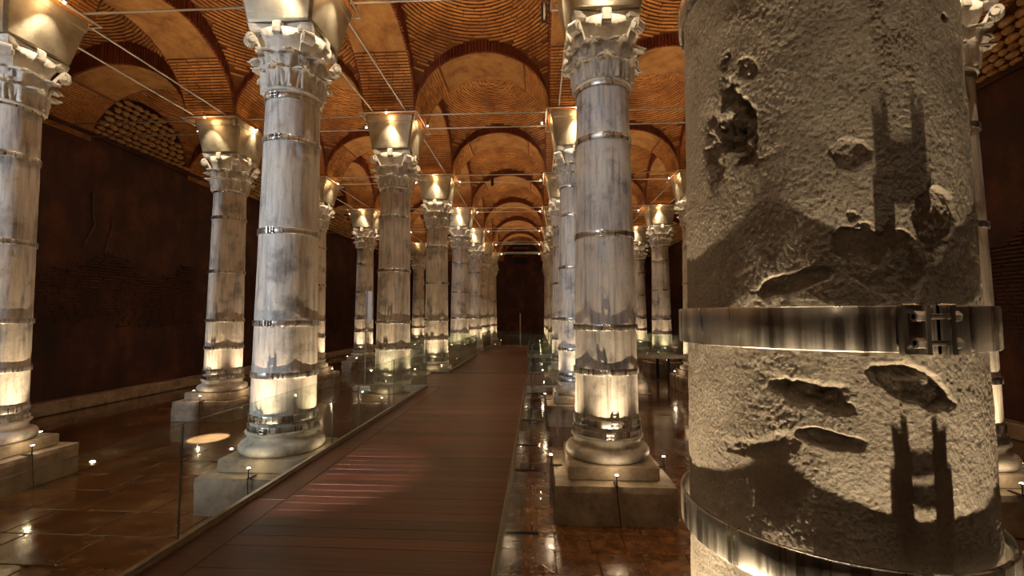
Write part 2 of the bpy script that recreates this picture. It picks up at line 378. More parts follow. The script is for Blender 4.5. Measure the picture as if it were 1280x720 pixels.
# ------------------------------------------------------------------ ceiling: brick sail vaults between arches
ceiling = MB().box(XWL - .3, YWF - .3, 10.9, XWR + .3, YWB + .3, 11.2).obj('ceiling', M_mortar); tag(ceiling, kind='structure')
KZ = 1.05; RISE = 1.55
def dome_meshes(a, b):
    R = math.hypot(a, b)
    n = 28; v = []; f = []
    for j in range(n + 1):
        for i in range(n + 1):
            x = a * 1.0 * (2 * i / n - 1); y = b * (2 * j / n - 1)
            v.append((x, y, KZ * math.sqrt(max(0, R * R - x * x - y * y))))
    for j in range(n):
        for i in range(n): q = j * (n + 1) + i; f.append((q, q + n + 1, q + n + 2, q + 1))
    shell = make_mesh('vault_shell', v, f, [M_mortar], True)
    m = MB(); r = random.Random(3); th = .06; k = 0
    while th < PI / 2:
        rad = R * math.sin(th); nb = max(5, int(2 * PI * rad / .42)); off = r.random(); dt = .046 / R
        for q in range(nb):
            p0 = 2 * PI * (q + off) / nb; p1 = p0 + 2 * PI / nb - .018 / max(rad, .1); pm = (p0 + p1) / 2
            ok = lambda p: abs((rad + .03) * math.cos(p)) <= a - .02 and abs((rad + .03) * math.sin(p)) <= b - .02
            if not ok(pm): continue
            if not ok(p0):
                lo, hi = p0, pm
                for _ in range(7): mm = (lo + hi) / 2; lo, hi = (lo, mm) if ok(mm) else (mm, hi)
                p0 = hi
            if not ok(p1):
                lo, hi = pm, p1
                for _ in range(7): mm = (lo + hi) / 2; lo, hi = (mm, hi) if ok(mm) else (lo, mm)
                p1 = lo
            dr = r.uniform(.022, .038); vs_ = []
            for rr in (R - dr, R + .01):
                for t in (th, th + dt):
                    for p in (p0, p1):
                        x = rr * math.sin(t) * math.cos(p); y = rr * math.sin(t) * math.sin(p)
                        x = max(-a, min(a, x)); y = max(-b, min(b, y)); vs_.append((x, y, KZ * rr * math.cos(t)))
            m.add(vs_, [(0, 2, 3, 1), (0, 1, 5, 4), (2, 6, 7, 3), (0, 4, 6, 2), (1, 3, 7, 5)])
        th += dt + .030 / R
    return shell, m.mesh('vault_bricks', [M_brick])
def arch_meshes(a, hw, b_dome):
    """arch along local x with half span a, half width hw"""
    n = 40; v = []; f = []
    pts = [(-a * math.cos(PI * k / n), RISE * math.sin(PI * k / n)) for k in range(n + 1)]
    top = [(-(a + .0) * math.cos(PI * k / n), KZ * a * math.sin(PI * k / n)) for k in range(n + 1)]
    for (x, z), (x2, z2) in zip(pts, top):
        v += [(x, -hw, z), (x, hw, z), (x2, -hw, z2 + .03), (x2, hw, z2 + .03)]
    for k in range(n):
        q = k * 4; f += [(q, q + 1, q + 5, q + 4), (q, q + 4, q + 6, q + 2), (q + 1, q + 3, q + 7, q + 5)]
    core = make_mesh('arch_core', v, f, [M_mortar], False)
    m = MB(); nb = int(PI * a / .085); r = random.Random(5)          # voussoir ring on both faces
    for k in range(nb):
        t0 = PI * k / nb; t1 = PI * (k + .66) / nb
        if math.sin(t0) < .10: continue
        pr = r.uniform(.03, .05)
        for s in (-1, 1):
            vv = []
            for y in (s * (hw + pr), s * (hw - .05)):
                for t in (t0, t1):
                    vv.append((-a * math.cos(t), y, RISE * math.sin(t) - .004)); vv.append((-a * math.cos(t), y, KZ * a * math.sin(t) + .02))
            m.add(vv, [(0, 1, 3, 2), (0, 4, 5, 1), (2, 3, 7, 6), (0, 2, 6, 4), (1, 5, 7, 3)])
    ring = m.mesh('voussoirs', [M_brick_red])
    m = MB(); th = 0.0; dt = .050 / a                                   # courses of the haunches
    while th < .86:
        for side in (0, 1):
            y = -hw; off = r.uniform(.12, .3); first = True
            while y < hw - .01:
                y1 = min(hw, y + (off if first else r.uniform(.26, .34))); first = False; pr = r.uniform(.018, .040)
                vv = []
                for q in (1 - pr / a, 1 + .01):
                    for t in (th, th + dt):
                        tt = t if side == 0 else PI - t
                        for yy in (y + .006, y1 - .010): vv.append((-a * q * math.cos(tt), yy, RISE * q * math.sin(tt)))
                m.add(vv, [(0, 2, 3, 1), (0, 1, 5, 4), (2, 6, 7, 3), (0, 4, 6, 2), (1, 3, 7, 5)]); y = y1
        th += dt + .030 / a
    courses = m.mesh('haunch_bricks', [M_brick])
    m = MB(); n = 26; vv = []; t0 = .90
    for k in range(n + 1):                                              # plastered crown
        t = t0 + (PI - 2 * t0) * k / n; q = 1 - .022 / a
        e0, e1 = -hw + .012, hw - .012
        for y in (e0, e1): vv.append((-a * q * math.cos(t), y, RISE * q * math.sin(t)))
        for y in (e0, e1): vv.append((-a * math.cos(t), y, RISE * math.sin(t)))
    ff = []
    for k in range(n): q = 4 * k; ff += [(q, q + 1, q + 5, q + 4), (q, q + 4, q + 6, q + 2), (q + 1, q + 3, q + 7, q + 5)]
    ff += [(0, 2, 3, 1), (4 * n, 4 * n + 1, 4 * n + 3, 4 * n + 2)]
    m.add(vv, ff); crown = m.mesh('soffit', [M_soffit])
    return core, ring, courses, crown
xl = [XWL] + XC + [XWR]; yl = [YWF] + YC + [YWB]
dcache = {}; acache = {}
def span(l, k, last):
    lo = l[k] + (PH if k > 0 else 0); hi = l[k + 1] - (PH if k + 1 < last else 0); return (lo + hi) / 2, (hi - lo) / 2
for i in range(5):
    cx, a = span(xl, i, 5)
    for j in range(9):
        cy, b = span(yl, j, 9); key = (round(a, 3), round(b, 3))
        if key not in dcache: dcache[key] = dome_meshes(a, b)
        sh, br = dcache[key]
        o = link('vault', sh, ceiling, (cx, cy, SPR)); q = link('brick_courses', br, o); q['kind'] = 'stuff'
def put_arch(a, loc, rz):
    key = round(a, 3)
    if key not in acache: acache[key] = arch_meshes(a, PH, 0)
    co, ri, cs, cr = acache[key]
    o = link('arch', co, ceiling, loc, (0, 0, rz))
    for nm, me in (('voussoir_ring', ri), ('haunch_courses', cs)): q = link(nm, me, o); q['kind'] = 'stuff'
    link('plastered_soffit', cr, o)
for j in range(8):
    for i in range(5): cx, a = span(xl, i, 5); put_arch(a, (cx, YC[j], SPR), 0)
for i in range(4):
    for j in range(9): cy, b = span(yl, j, 9); put_arch(b, (XC[i], cy, SPR), PI / 2)
for i in range(4):                                                     # solid haunching above each impost
    for j in range(8):
        MBx = acache.get('pier') or MB().box(-PH + .01, -PH + .01, .002, PH - .01, PH - .01, .012).mesh('springer', [M_brick]); acache['pier'] = MBx
        link('springer', MBx, ceiling, (XC[i], YC[j], SPR - .025))
# rubble lunettes: every stone its own part on the two lunettes that show, joined further away
def stone_mesh(seed):
    r = random.Random(seed); n = 8; v = [(0, 0, .09 + r.uniform(-.01, .02))]
    rr = [r.uniform(.82, 1.08) for _ in range(n)]
    for s, h in ((.55, .08), (.95, .03), (1, -.02)):
        for k in range(n):
            t = 2 * PI * k / n + .3; c, q = math.cos(t), math.sin(t); e = max(abs(c), abs(q)) ** -.55
            v.append((s * rr[k] * c * e * .54, s * rr[k] * q * e * .54, h + r.uniform(-.01, .01)))
    f = [(0, 1 + k, 1 + (k + 1) % n) for k in range(n)]
    for q in (1, 1 + n):
        for k in range(n): f.append((q + k, q + n + k, q + n + (k + 1) % n, q + (k + 1) % n))
    return v, f
stones = [stone_mesh(s) for s in range(6)]; stone_me = [make_mesh('rubble_stone', v, f, [M_rubble], True) for v, f in stones]
def lunette(parent, org, ux, nx, half, single, seed):
    r = random.Random(seed); m = MB(); z = .28; U = Vector(ux); Nn = Vector(nx); O = Vector(org); row = 0
    rot = Matrix((U, Vector((0, 0, 1)), Nn)).transposed()
    while z < KZ * half + .1:
        h = r.uniform(.15, .23); u = -half + r.uniform(0, .2)
        while u < half:
            wd = r.uniform(.2, .38); uc, zc = u + wd / 2, z + h / 2
            if zc + h * .3 < KZ * math.sqrt(max(0, half * half - uc * uc)):
                k = r.randrange(6); p = O + U * uc + Vector((0, 0, zc)) + Nn * .01
                sc = (wd - .03, h - .03, 1)
                if single:
                    o = link('stone', stone_me[k], parent, p); o.rotation_euler = rot.to_euler(); o.scale = sc
                else:
                    v, f = stones[k]; m.add([p + rot @ Vector((x * sc[0], y * sc[1], q)) for x, y, q in v], f)
            u += wd
        z += h; row += 1
    if not single: o = m.obj('rubble_stones', M_rubble, parent, smooth=True); o['kind'] = 'stuff'
for j in range(9):
    cy, b = span(yl, j, 9)
    lunette(wall_left, (XWL, cy, SPR), (0, 1, 0), (1, 0, 0), b, j in (2, 3), j + 1)
    lunette(wall_right, (XWR, cy, SPR), (0, -1, 0), (-1, 0, 0), b, j == 1, j + 30)
for i in range(5):
    cx, a = span(xl, i, 5)
    if i != 2: lunette(wall_back, (cx, YWB, SPR), (1, 0, 0), (0, -1, 0), a, False, i + 60)
    lunette(wall_front, (cx, YWF, SPR), (-1, 0, 0), (0, 1, 0), a, False, i + 70)
# opening in the end lunette: a near-black block painted as its shade
cx, a = span(xl, 2, 5)
m = MB(); m.box(cx - .75, YWB - .25, 7.6, cx + .35, YWB + .02, 9.0, bev=.02); m.obj('niche_shade_block', M_gap, wall_back)
m = MB(); m.box(cx - .9, YWB - .3, 9.0, cx + .5, YWB + .02, 9.15, bev=.02); m.box(cx - .9, YWB - .3, 8.25, cx + .5, YWB + .02, 8.33); m.obj('niche_lintel', M_brick_red, wall_back)

# ------------------------------------------------------------------ floor
floor = MB().box(XWL - .3, YWF - .3, -.4, XWR + .3, YWB + .3, -.006).obj('floor', M_floor); tag(floor, kind='structure')
tile_me = []
for k in range(6):
    r = random.Random(k + 90); v = []; ins = .012
    c = [(-.5, -.5), (.5, -.5), (.5, .5), (-.5, .5)]
    ring = []
    for (x, y), (x2, y2) in zip(c, c[1:] + c[:1]):
        for t in (.04, .5, .96): ring.append((x + (x2 - x) * t + r.uniform(-.012, .012), y + (y2 - y) * t + r.uniform(-.012, .012)))
    n = len(ring)
    v = [(x, y, -.03) for x, y in ring] + [(x, y, .004 + r.uniform(0, .002)) for x, y in ring] + [(x * .97, y * .97, .010 + r.uniform(-.001, .001)) for x, y in ring] + [(0, 0, .0105)]
    f = [(i, (i + 1) % n, n + (i + 1) % n, n + i) for i in range(n)] + [(n + i, n + (i + 1) % n, 2 * n + (i + 1) % n, 2 * n + i) for i in range(n)] + [(2 * n + i, 2 * n + (i + 1) % n, 3 * n) for i in range(n)]
    tile_me.append(make_mesh('tile', v, f, [M_tile], False))
def tiles(x0, x1, y0, y1, tw, th, seed):
    r = random.Random(seed); y = y0; row = 0
    while y < y1 - .1:
        h = th * r.uniform(.9, 1.1); x = x0 - (row % 2) * tw * .5
        while x < x1:
            wd = tw * r.uniform(.85, 1.2); cx_, cy_ = x + wd / 2, y + h / 2
            if not any(abs(cx_ - a) < .66 and abs(cy_ - b) < .66 for a in XC for b in YC):
                o = link('tile', random.choice(tile_me), floor, (cx_, cy_, r.uniform(-.002, .003)), (r.uniform(-.004, .004), r.uniform(-.004, .004), 0)); o.scale = (wd - .008, h - .008, 1)
            x += wd
        y += h; row += 1
tiles(-1.6, 3.1, 3.1, 5.80, .45, .42, 1)
tiles(-1.6, 5.2, 5.86, 8.9, .5, .48, 2)
tiles(-9.5, -3.4, 2.4, 8.2, .95, .72, 3)

# ------------------------------------------------------------------ column parts (shared meshes)
BZ = [1.04, 1.19, 1.85, 2.53, 3.85, 5.25, 5.96]
def rad(z): return .45 - .065 * min(1, max(0, (z - 1.0) / 5.0)) ** 1.15
def shaft_mesh(seed, lo=False):
    nz, n = (36, 40) if lo else (120, 72); z = np.linspace(1.0, 6.02, nz + 1); t = np.linspace(0, 2 * PI, n, endpoint=False)
    T, Z = np.meshgrid(t, z); R = .45 - .065 * np.clip((Z - 1) / 5, 0, 1) ** 1.15
    X, Y = np.cos(T), np.sin(T); R = R + .010 * fbm(X * 2 + seed, Y * 2, Z * .9, 4) + .004 * fbm(X * 9 + seed, Y * 9, Z * 5, 3)
    pit = fbm(X * 3 + seed * 3, Y * 3, Z * 1.6, 4); R = R - .018 * np.clip(pit - .36, 0, .2) * 5
    v = np.stack([X * R, Y * R, Z], -1).reshape(-1, 3).tolist()
    f = [(j * n + k, j * n + (k + 1) % n, (j + 1) * n + (k + 1) % n, (j + 1) * n + k) for j in range(nz) for k in range(n)]
    return make_mesh('shaft', v, f, [M_marble], True)
shafts = [shaft_mesh(s * 7.3) for s in range(4)]
m = MB()
m.lathe([(.50, .69), (.555, .70), (.585, .745), (.585, .79), (.56, .835), (.52, .85), (.505, .86), (.475, .885), (.465, .92), (.475, .95), (.505, .965), (.51, .985), (.50, 1.0), (.455, 1.02)], 48)
base_me = m.mesh('base_mouldings', [M_carved], True)
plinth_me = MB().box(-.59, -.59, .50, .59, .59, .69, bev=.018).mesh('plinth', [M_pedestal])
def pedestal_mesh(seed):
    r = random.Random(seed); n = 14; v = []; f = []
    # subdivided weathered block
    def P(x, y, z):
        s = .775; q = np.array([x * s, y * s, z * .5]); e = 0
        nn = fbm(np.array([q[0] * 5 + seed * 9]), np.array([q[1] * 5]), np.array([q[2] * 5]), 3)[0]
        k = 1 + nn * .025
        edge = sum(1 for c in (abs(x), abs(y)) if c > .97) + (1 if z > .97 else 0)
        if edge >= 2: k -= .016
        return (q[0] * k, q[1] * k, q[2] * (1 - (.02 if edge >= 2 and z > .97 else 0)))
    def face(fn, a, b):
        o = len(v)
        for j in range(b + 1):
            for i in range(a + 1): v.append(P(*fn(2 * i / a - 1, j / b)))
        for j in range(b):
            for i in range(a): q = o + j * (a + 1) + i; f.append((q, q + 1, q + a + 2, q + a + 1))
    face(lambda s, t: (s, -1, t), n, 6); face(lambda s, t: (1, s, t), n, 6); face(lambda s, t: (-s, 1, t), n, 6); face(lambda s, t: (-1, -s, t), n, 6)
    face(lambda s, t: (s, 2 * t - 1, 1), n, n)
    return make_mesh('pedestal', v, f, [M_pedestal])
peds = [pedestal_mesh(s) for s in range(3)]
def band_mesh(r, h, out=.024):
    m = MB(); a, b = r + .012, r + out
    n = 64; v = []
    for (q, z) in ((a, -h / 2), (b - .003, -h / 2), (b, -h / 2 + .004), (b, h / 2 - .004), (b - .003, h / 2), (a, h / 2)):
        for k in range(n): t = 2 * PI * k / n; v.append((q * math.cos(t), q * math.sin(t), z))
    f = []
    for j in range(6):
        for k in range(n): f.append((j * n + k, j * n + (k + 1) % n, ((j + 1) % 6) * n + (k + 1) % n, ((j + 1) % 6) * n + k))
    m.add(v, f); return m.mesh('band', [M_steel], True)
def clasp_mesh(h, s=1.0):
    m = MB()
    m.box(-.055 * s, -.012, -h / 2 - .004, -.020 * s, .012, h / 2 + .004, bev=.003)
    m.box(.020 * s, -.012, -h / 2 - .004, .055 * s, .012, h / 2 + .004, bev=.003)
    m.box(-.030 * s, -.034 * s, -h / 2, -.020 * s, .0, h / 2); m.box(.020 * s, -.034 * s, -h / 2, .030 * s, .0, h / 2)
    for z in (-h * .27, h * .27):
        m.tube((-.045 * s, -.022 * s, z), (.045 * s, -.022 * s, z), .006 * s, 8)
        m.tube((-.045 * s, -.022 * s, z), (-.030 * s, -.022 * s, z), .012 * s, 6); m.tube((.030 * s, -.022 * s, z), (.045 * s, -.022 * s, z), .012 * s, 6)
    return m.mesh('clasp', [M_steel])
bands = [band_mesh(rad(z) + (.012 if z < 1.1 else 0), .085 if z > 1.3 else .10) for z in BZ]; clasp_me = clasp_mesh(.085); clasp_big = clasp_mesh(.125, 1.2)
# capital
def leaf_mesh(width, height, out, r0, seed=0, nlobe=3):
    """acanthus leaf: local x radial, y tangential, z up; foot at r0"""
    nu, nv = 12, 14; V = []; th = .022
    for side in (0, 1):
        for j in range(nv + 1):
            t = j / nv
            lobe = 1 - .20 * abs(math.sin(t * PI * nlobe)) ** 1.0 if t < .93 else .8
            wd = width * (.62 + .5 * math.sin(min(1, t * 1.15) * PI * .62)) * (1 if t < .75 else math.sqrt(max(.02, 1 - ((t - .75) / .27) ** 2))) * (.80 + .2 * lobe)
            curl = max(0, (t - .62) / .38)
            rr = r0 + .02 + .05 * t + out * curl ** 1.6 * 1.0
            zz = height * (t - .26 * curl ** 2.2)
            for i in range(nu + 1):
                s = 2 * i / nu - 1
                fold = .022 * math.cos(s * PI * 2.5) * (1 - t * .3) - .035 * s * s + (.018 if abs(s) < .09 else 0)
                sc = 1 + .16 * math.sin(t * PI * 2 * nlobe) * (abs(s) > .95)
                y = s * wd * .5 * sc; x = rr + fold - (side * th)
                V.append((x - y * y / (2 * r0) * .6, y, zz - (.025 * abs(s) ** 3 if curl > 0 else 0) - side * curl * .02))
    n1 = (nu + 1) * (nv + 1); F = []
    for j in range(nv):
        for i in range(nu):
            q = j * (nu + 1) + i; F.append((q, q + 1, q + nu + 2, q + nu + 1)); F.append((n1 + q, n1 + q + nu + 1, n1 + q + nu + 2, n1 + q + 1))
    for i in range(nu): F.append((i + 1, i, n1 + i, n1 + i + 1)); q = nv * (nu + 1) + i; F.append((q, q + 1, n1 + q + 1, n1 + q))
    for j in range(nv): q = j * (nu + 1); F.append((q, q + nu + 1, n1 + q + nu + 1, n1 + q)); q += nu; F.append((q + nu + 1, q, n1 + q, n1 + q + nu + 1))
    return V, F
Lf1 = leaf_mesh(.34, .38, .125, .395); Lf2 = leaf_mesh(.38, .66, .155, .41)
def volute():
    m = MB(); pts = []                                                    # stalk rising to a scroll under the abacus corner
    for k in range(15):
        t = k / 14; pts.append((.44 + .17 * t ** 1.6, .42 + .40 * t))
    for k in range(1, 20):
        a = k / 19 * 2.1 * PI; q = .09 * (1 - k / 26); pts.append((.61 + q * math.sin(a) * 1.0, .745 + .075 * 0 + q * math.cos(a)))
    hw = .075
    for (x0, z0), (x1, z1) in zip(pts, pts[1:]):
        d = Vector((x1 - x0, z1 - z0)); 
        if d.length < 1e-4: continue
        nrm = Vector((-d.y, d.x)).normalized() * .02
        v = [(x0 - nrm.x, -hw, z0 - nrm.y), (x0 + nrm.x, -hw, z0 + nrm.y), (x0 + nrm.x, hw, z0 + nrm.y), (x0 - nrm.x, hw, z0 - nrm.y),
             (x1 - nrm.x, -hw, z1 - nrm.y), (x1 + nrm.x, -hw, z1 + nrm.y), (x1 + nrm.x, hw, z1 + nrm.y), (x1 - nrm.x, hw, z1 - nrm.y)]
        m.add(v, [(0, 3, 2, 1), (4, 5, 6, 7), (0, 1, 5, 4), (1, 2, 6, 5), (2, 3, 7, 6), (3, 0, 4, 7)])
    m.tube((.62, -.095, .74), (.62, .095, .74), .045, 10)
    return m
Vol = volute()
def bell():
    return MB().lathe([(.385, 0), (.425, .008), (.435, .03), (.425, .052), (.392, .06), (.39, .25), (.41, .5), (.46, .75), (.53, .90)], 40)
def abacus():
    v = []; n = 8
    for z, q in ((.87, .93), (.90, .96), (.985, 1.0)):
        for s in range(4):
            for k in range(n):
                t = 2 * k / n - 1 + 0; e = .50 * q; dent = .055 * (1 - t * t)
                x, y = (e * t * .92, -(e - dent)); a = s * PI / 2; v.append((x * math.cos(a) - y * math.sin(a), x * math.sin(a) + y * math.cos(a), z))
    c = 4 * n; f = [tuple(range(c - 1, -1, -1)), tuple(range(2 * c, 3 * c))] + [(j * c + k, j * c + (k + 1) % c, (j + 1) * c + (k + 1) % c, (j + 1) * c + k) for j in (0, 1) for k in range(c)]
    return MB().add(v, f)
def boss():
    return MB().box(-.07, -.535, .80, .07, -.38, 1.0, bev=.022)
cap_core = bell().mesh('capital', [M_carved], True)
leaf1_me = make_mesh('acanthus_leaf', *Lf1, [M_carved], True); leaf2_me = make_mesh('acanthus_leaf', *Lf2, [M_carved], True)
vol_me = Vol.mesh('volute', [M_carved]); aba_me = abacus().mesh('abacus', [M_carved]); boss_me = boss().mesh('abacus_boss', [M_carved])
far = MB(); b_ = bell(); far.add(b_.v, b_.f)
def rotv(v, a, dz=0): c, s = math.cos(a), math.sin(a); return [(x * c - y * s, x * s + y * c, z + dz) for x, y, z in v]
for k in range(8):
    far.add(rotv(Lf1[0], k * PI / 4, .05), Lf1[1]); far.add(rotv(Lf2[0], (k + .5) * PI / 4, .05), Lf2[1])
for k in range(4):
    far.add(rotv(Vol.v, (k + .5) * PI / 2), Vol.f); q = boss(); far.add(rotv(q.v, k * PI / 2), q.f)
q = abacus(); far.add(q.v, q.f); cap_far = far.mesh('capital', [M_carved])
def impost():
    m = MB(); v = []; rows = [(7.0, .475), (7.03, .492), (7.20, .520), (7.45, .562), (7.68, .603), (7.70, .628), (7.82, .640), (7.85, .632)]
    n = 6
    for z, e in rows:
        for s in range(4):
            for k in range(n):
                t = 2 * (k + .5) / n - 1; x = e * t * (1.0 if abs(t) < .8 else 1.12); bul = .016 * (1 - t * t) if z < 7.69 else 0; y = -(e + bul)
                a = s * PI / 2; v.append((x * math.cos(a) - y * math.sin(a), x * math.sin(a) + y * math.cos(a), z))
    c = 4 * n; f = [tuple(range(c - 1, -1, -1)), tuple(range((len(rows) - 1) * c, len(rows) * c))]
    f += [(j * c + k, j * c + (k + 1) % c, (j + 1) * c + (k + 1) % c, (j + 1) * c + k) for j in range(len(rows) - 1) for k in range(c)]
    return m.add(v, f).mesh('impost', [M_impost])
imp_me = impost()

# near column shaft: rough, spalled stone (finely modelled)
R1 = (.02, 1.70)
def cyl_at(px, py, r=.425):       # photo pixel -> (angle, height) on the near column, used to place its damage
    a = (px - 640) / 560; b = (360 - py) / 560
    cp, sp = math.cos(PITCH), math.sin(PITCH); d = Vector((a, cp - b * sp, sp + b * cp)); c, s = math.cos(YAW), math.sin(YAW)
    d = Vector((d.x * c - d.y * s, d.x * s + d.y * c, d.z)); ox, oy = CAMX - R1[0], -R1[1]
    A = d.x ** 2 + d.y ** 2; B = ox * d.x + oy * d.y; Cc = ox * ox + oy * oy - r * r; t = (-B - math.sqrt(max(0, B * B - A * Cc))) / A
    return math.atan2(oy + t * d.y, ox + t * d.x), EYE + t * d.z
def near_shaft():
    zs = np.concatenate([np.linspace(1.0, 1.5, 30, endpoint=False), np.linspace(1.5, 4.0, 760, endpoint=False), np.linspace(4.0, 6.02, 60)])
    t = np.concatenate([np.linspace(-PI * 1.05, -PI * .22, 460, endpoint=False), np.linspace(-PI * .22, PI * .95, 90, endpoint=False)]); n = len(t)
    T, Z = np.meshgrid(t, zs); X, Y = np.cos(T), np.sin(T); R = .45 - .060 * np.clip((Z - 1) / 5, 0, 1) ** 1.0
    x, y = X * .43, Y * .43
    R = R + .006 * fbm(x * 3, y * 3, Z * 3, 3) + .0030 * fbm(x * 16, y * 16, Z * 11, 4) + .0024 * fbm(x * 140 + 3, y * 140, Z * 110, 3)
    wob = fbm(x * 7 + 8, y * 7, Z * 7, 4); wob2 = fbm(x * 30 + 2, y * 30, Z * 30, 3)
    def blob(c, rx, rz, depth, ang=0, soft=.25, rough=.35):
        nonlocal R
        a0, z0 = cyl_at(*c); u = (T - a0) * .43; q = Z - z0; ca, sa = math.cos(ang), math.sin(ang); uu = (u * ca + q * sa) / rx; vv = (-u * sa + q * ca) / rz
        d = np.sqrt(uu * uu + vv * vv) + wob * 1.0 + wob2 * .35; k = np.clip((1 - d) / soft, 0, 1); k = k * k * (3 - 2 * k); R = R - depth * k * (1 + rough * wob2 * 2)
    blob((915, 135), .075, .19, .034, .12, .30, .9)
    blob((890, 180), .06, .24, .014, .1, .5, 1)
    blob((935, 90), .05, .08, .018, .5, .4, 1)
    blob((1165, 275), .085, .12, .012, 0, .10, .6)
    blob((1150, 488), .125, .045, .034, -.42, .25, .5)
    blob((1000, 490), .12, .055, .026, -.25, .35, .8)
    blob((1045, 550), .09, .028, .020, -.1, .4, .8)
    blob((960, 560), .10, .05, .012, .3, .5, 1)
    blob((1110, 330), .10, .14, .010, 0, .08, .3)
    blob((1067, 190), .055, .045, .007, .2, .10, .4)
    blob((1183, 20), .02, .02, .02, 0, .4, .3)
    blob((1000, 350), .11, .03, .012, .25, .3, .4)
    rows, cols = Z.shape
    v = np.stack([X * R, Y * R, Z], -1).reshape(-1, 3)
    I = np.arange(rows - 1)[:, None] * cols + np.arange(cols)[None, :]; J = np.arange(rows - 1)[:, None] * cols + (np.arange(cols)[None, :] + 1) % cols
    f = np.stack([I, J, J + cols, I + cols], -1).reshape(-1, 4)
    me = bpy.data.meshes.new('shaft'); me.vertices.add(len(v)); me.vertices.foreach_set('co', v.ravel()); me.loops.add(f.size); me.loops.foreach_set('vertex_index', f.ravel())
    me.polygons.add(len(f)); me.polygons.foreach_set('loop_start', np.arange(0, f.size, 4)); me.update(calc_edges=True)
    me.polygons.foreach_set('use_smooth', [True] * len(f)); me.materials.append(M_rough); return me

ORD = ['first', 'second', 'third', 'fourth', 'fifth', 'sixth', 'seventh', 'eighth']
def lab16(k, side, ph):
    ph = ph.replace('visible column', 'column').replace('column nearest the entrance', 'entrance column').replace('just left', 'left').replace('of the walkway', 'of walkway').replace('along the ', 'along ')
    return f'{side}-side pedestal spotlight of the {ph}' if k == 'spotlight' else f'grey lamp frame round impost of the {ph}'
def where(i, j):
    """short phrase naming a column by its row and its place among the columns of that row"""
    if i == 2: return 'huge foreground column' if j == 0 else f'{ORD[j]} column right of the walkway'
    if i == 1: return f'{ORD[j - 1]} visible column just left of the walkway' if j else 'column nearest the entrance left of the walkway'
    if i == 0: return f'{ORD[j - 1]} visible column along the left wall' if j else 'column nearest the entrance along the left wall'
    return f'{ORD[j - 1]} visible column along the right wall' if j else 'column nearest the entrance along the right wall'
NUDGE = {(0, 2): (.16, 0), (2, 1): (0, 0), (3, 4): (.14, 0), (3, 5): (.2, 0)}
lens_me = MB().lathe([(.004, .028), (.016, .026), (.020, .018), (.020, .010)], 12).mesh('lens', [M_bulb], True)
lampb = MB(); lampb.lathe([(.010, 0), (.024, .005), (.026, .02), (.026, .012)], 12); lampb.lathe([(.008, -.12), (.008, 0)], 6); lampb.box(-.02, -.012, -.127, .02, .16, -.115, bev=.002)
lamp_me = lampb.mesh('pedestal_light', [M_black])
cable_me = {}
SIDES = [((0, -1), 'near'), ((1, 0), 'right'), ((0, 1), 'far'), ((-1, 0), 'left')]
spot_d = {}
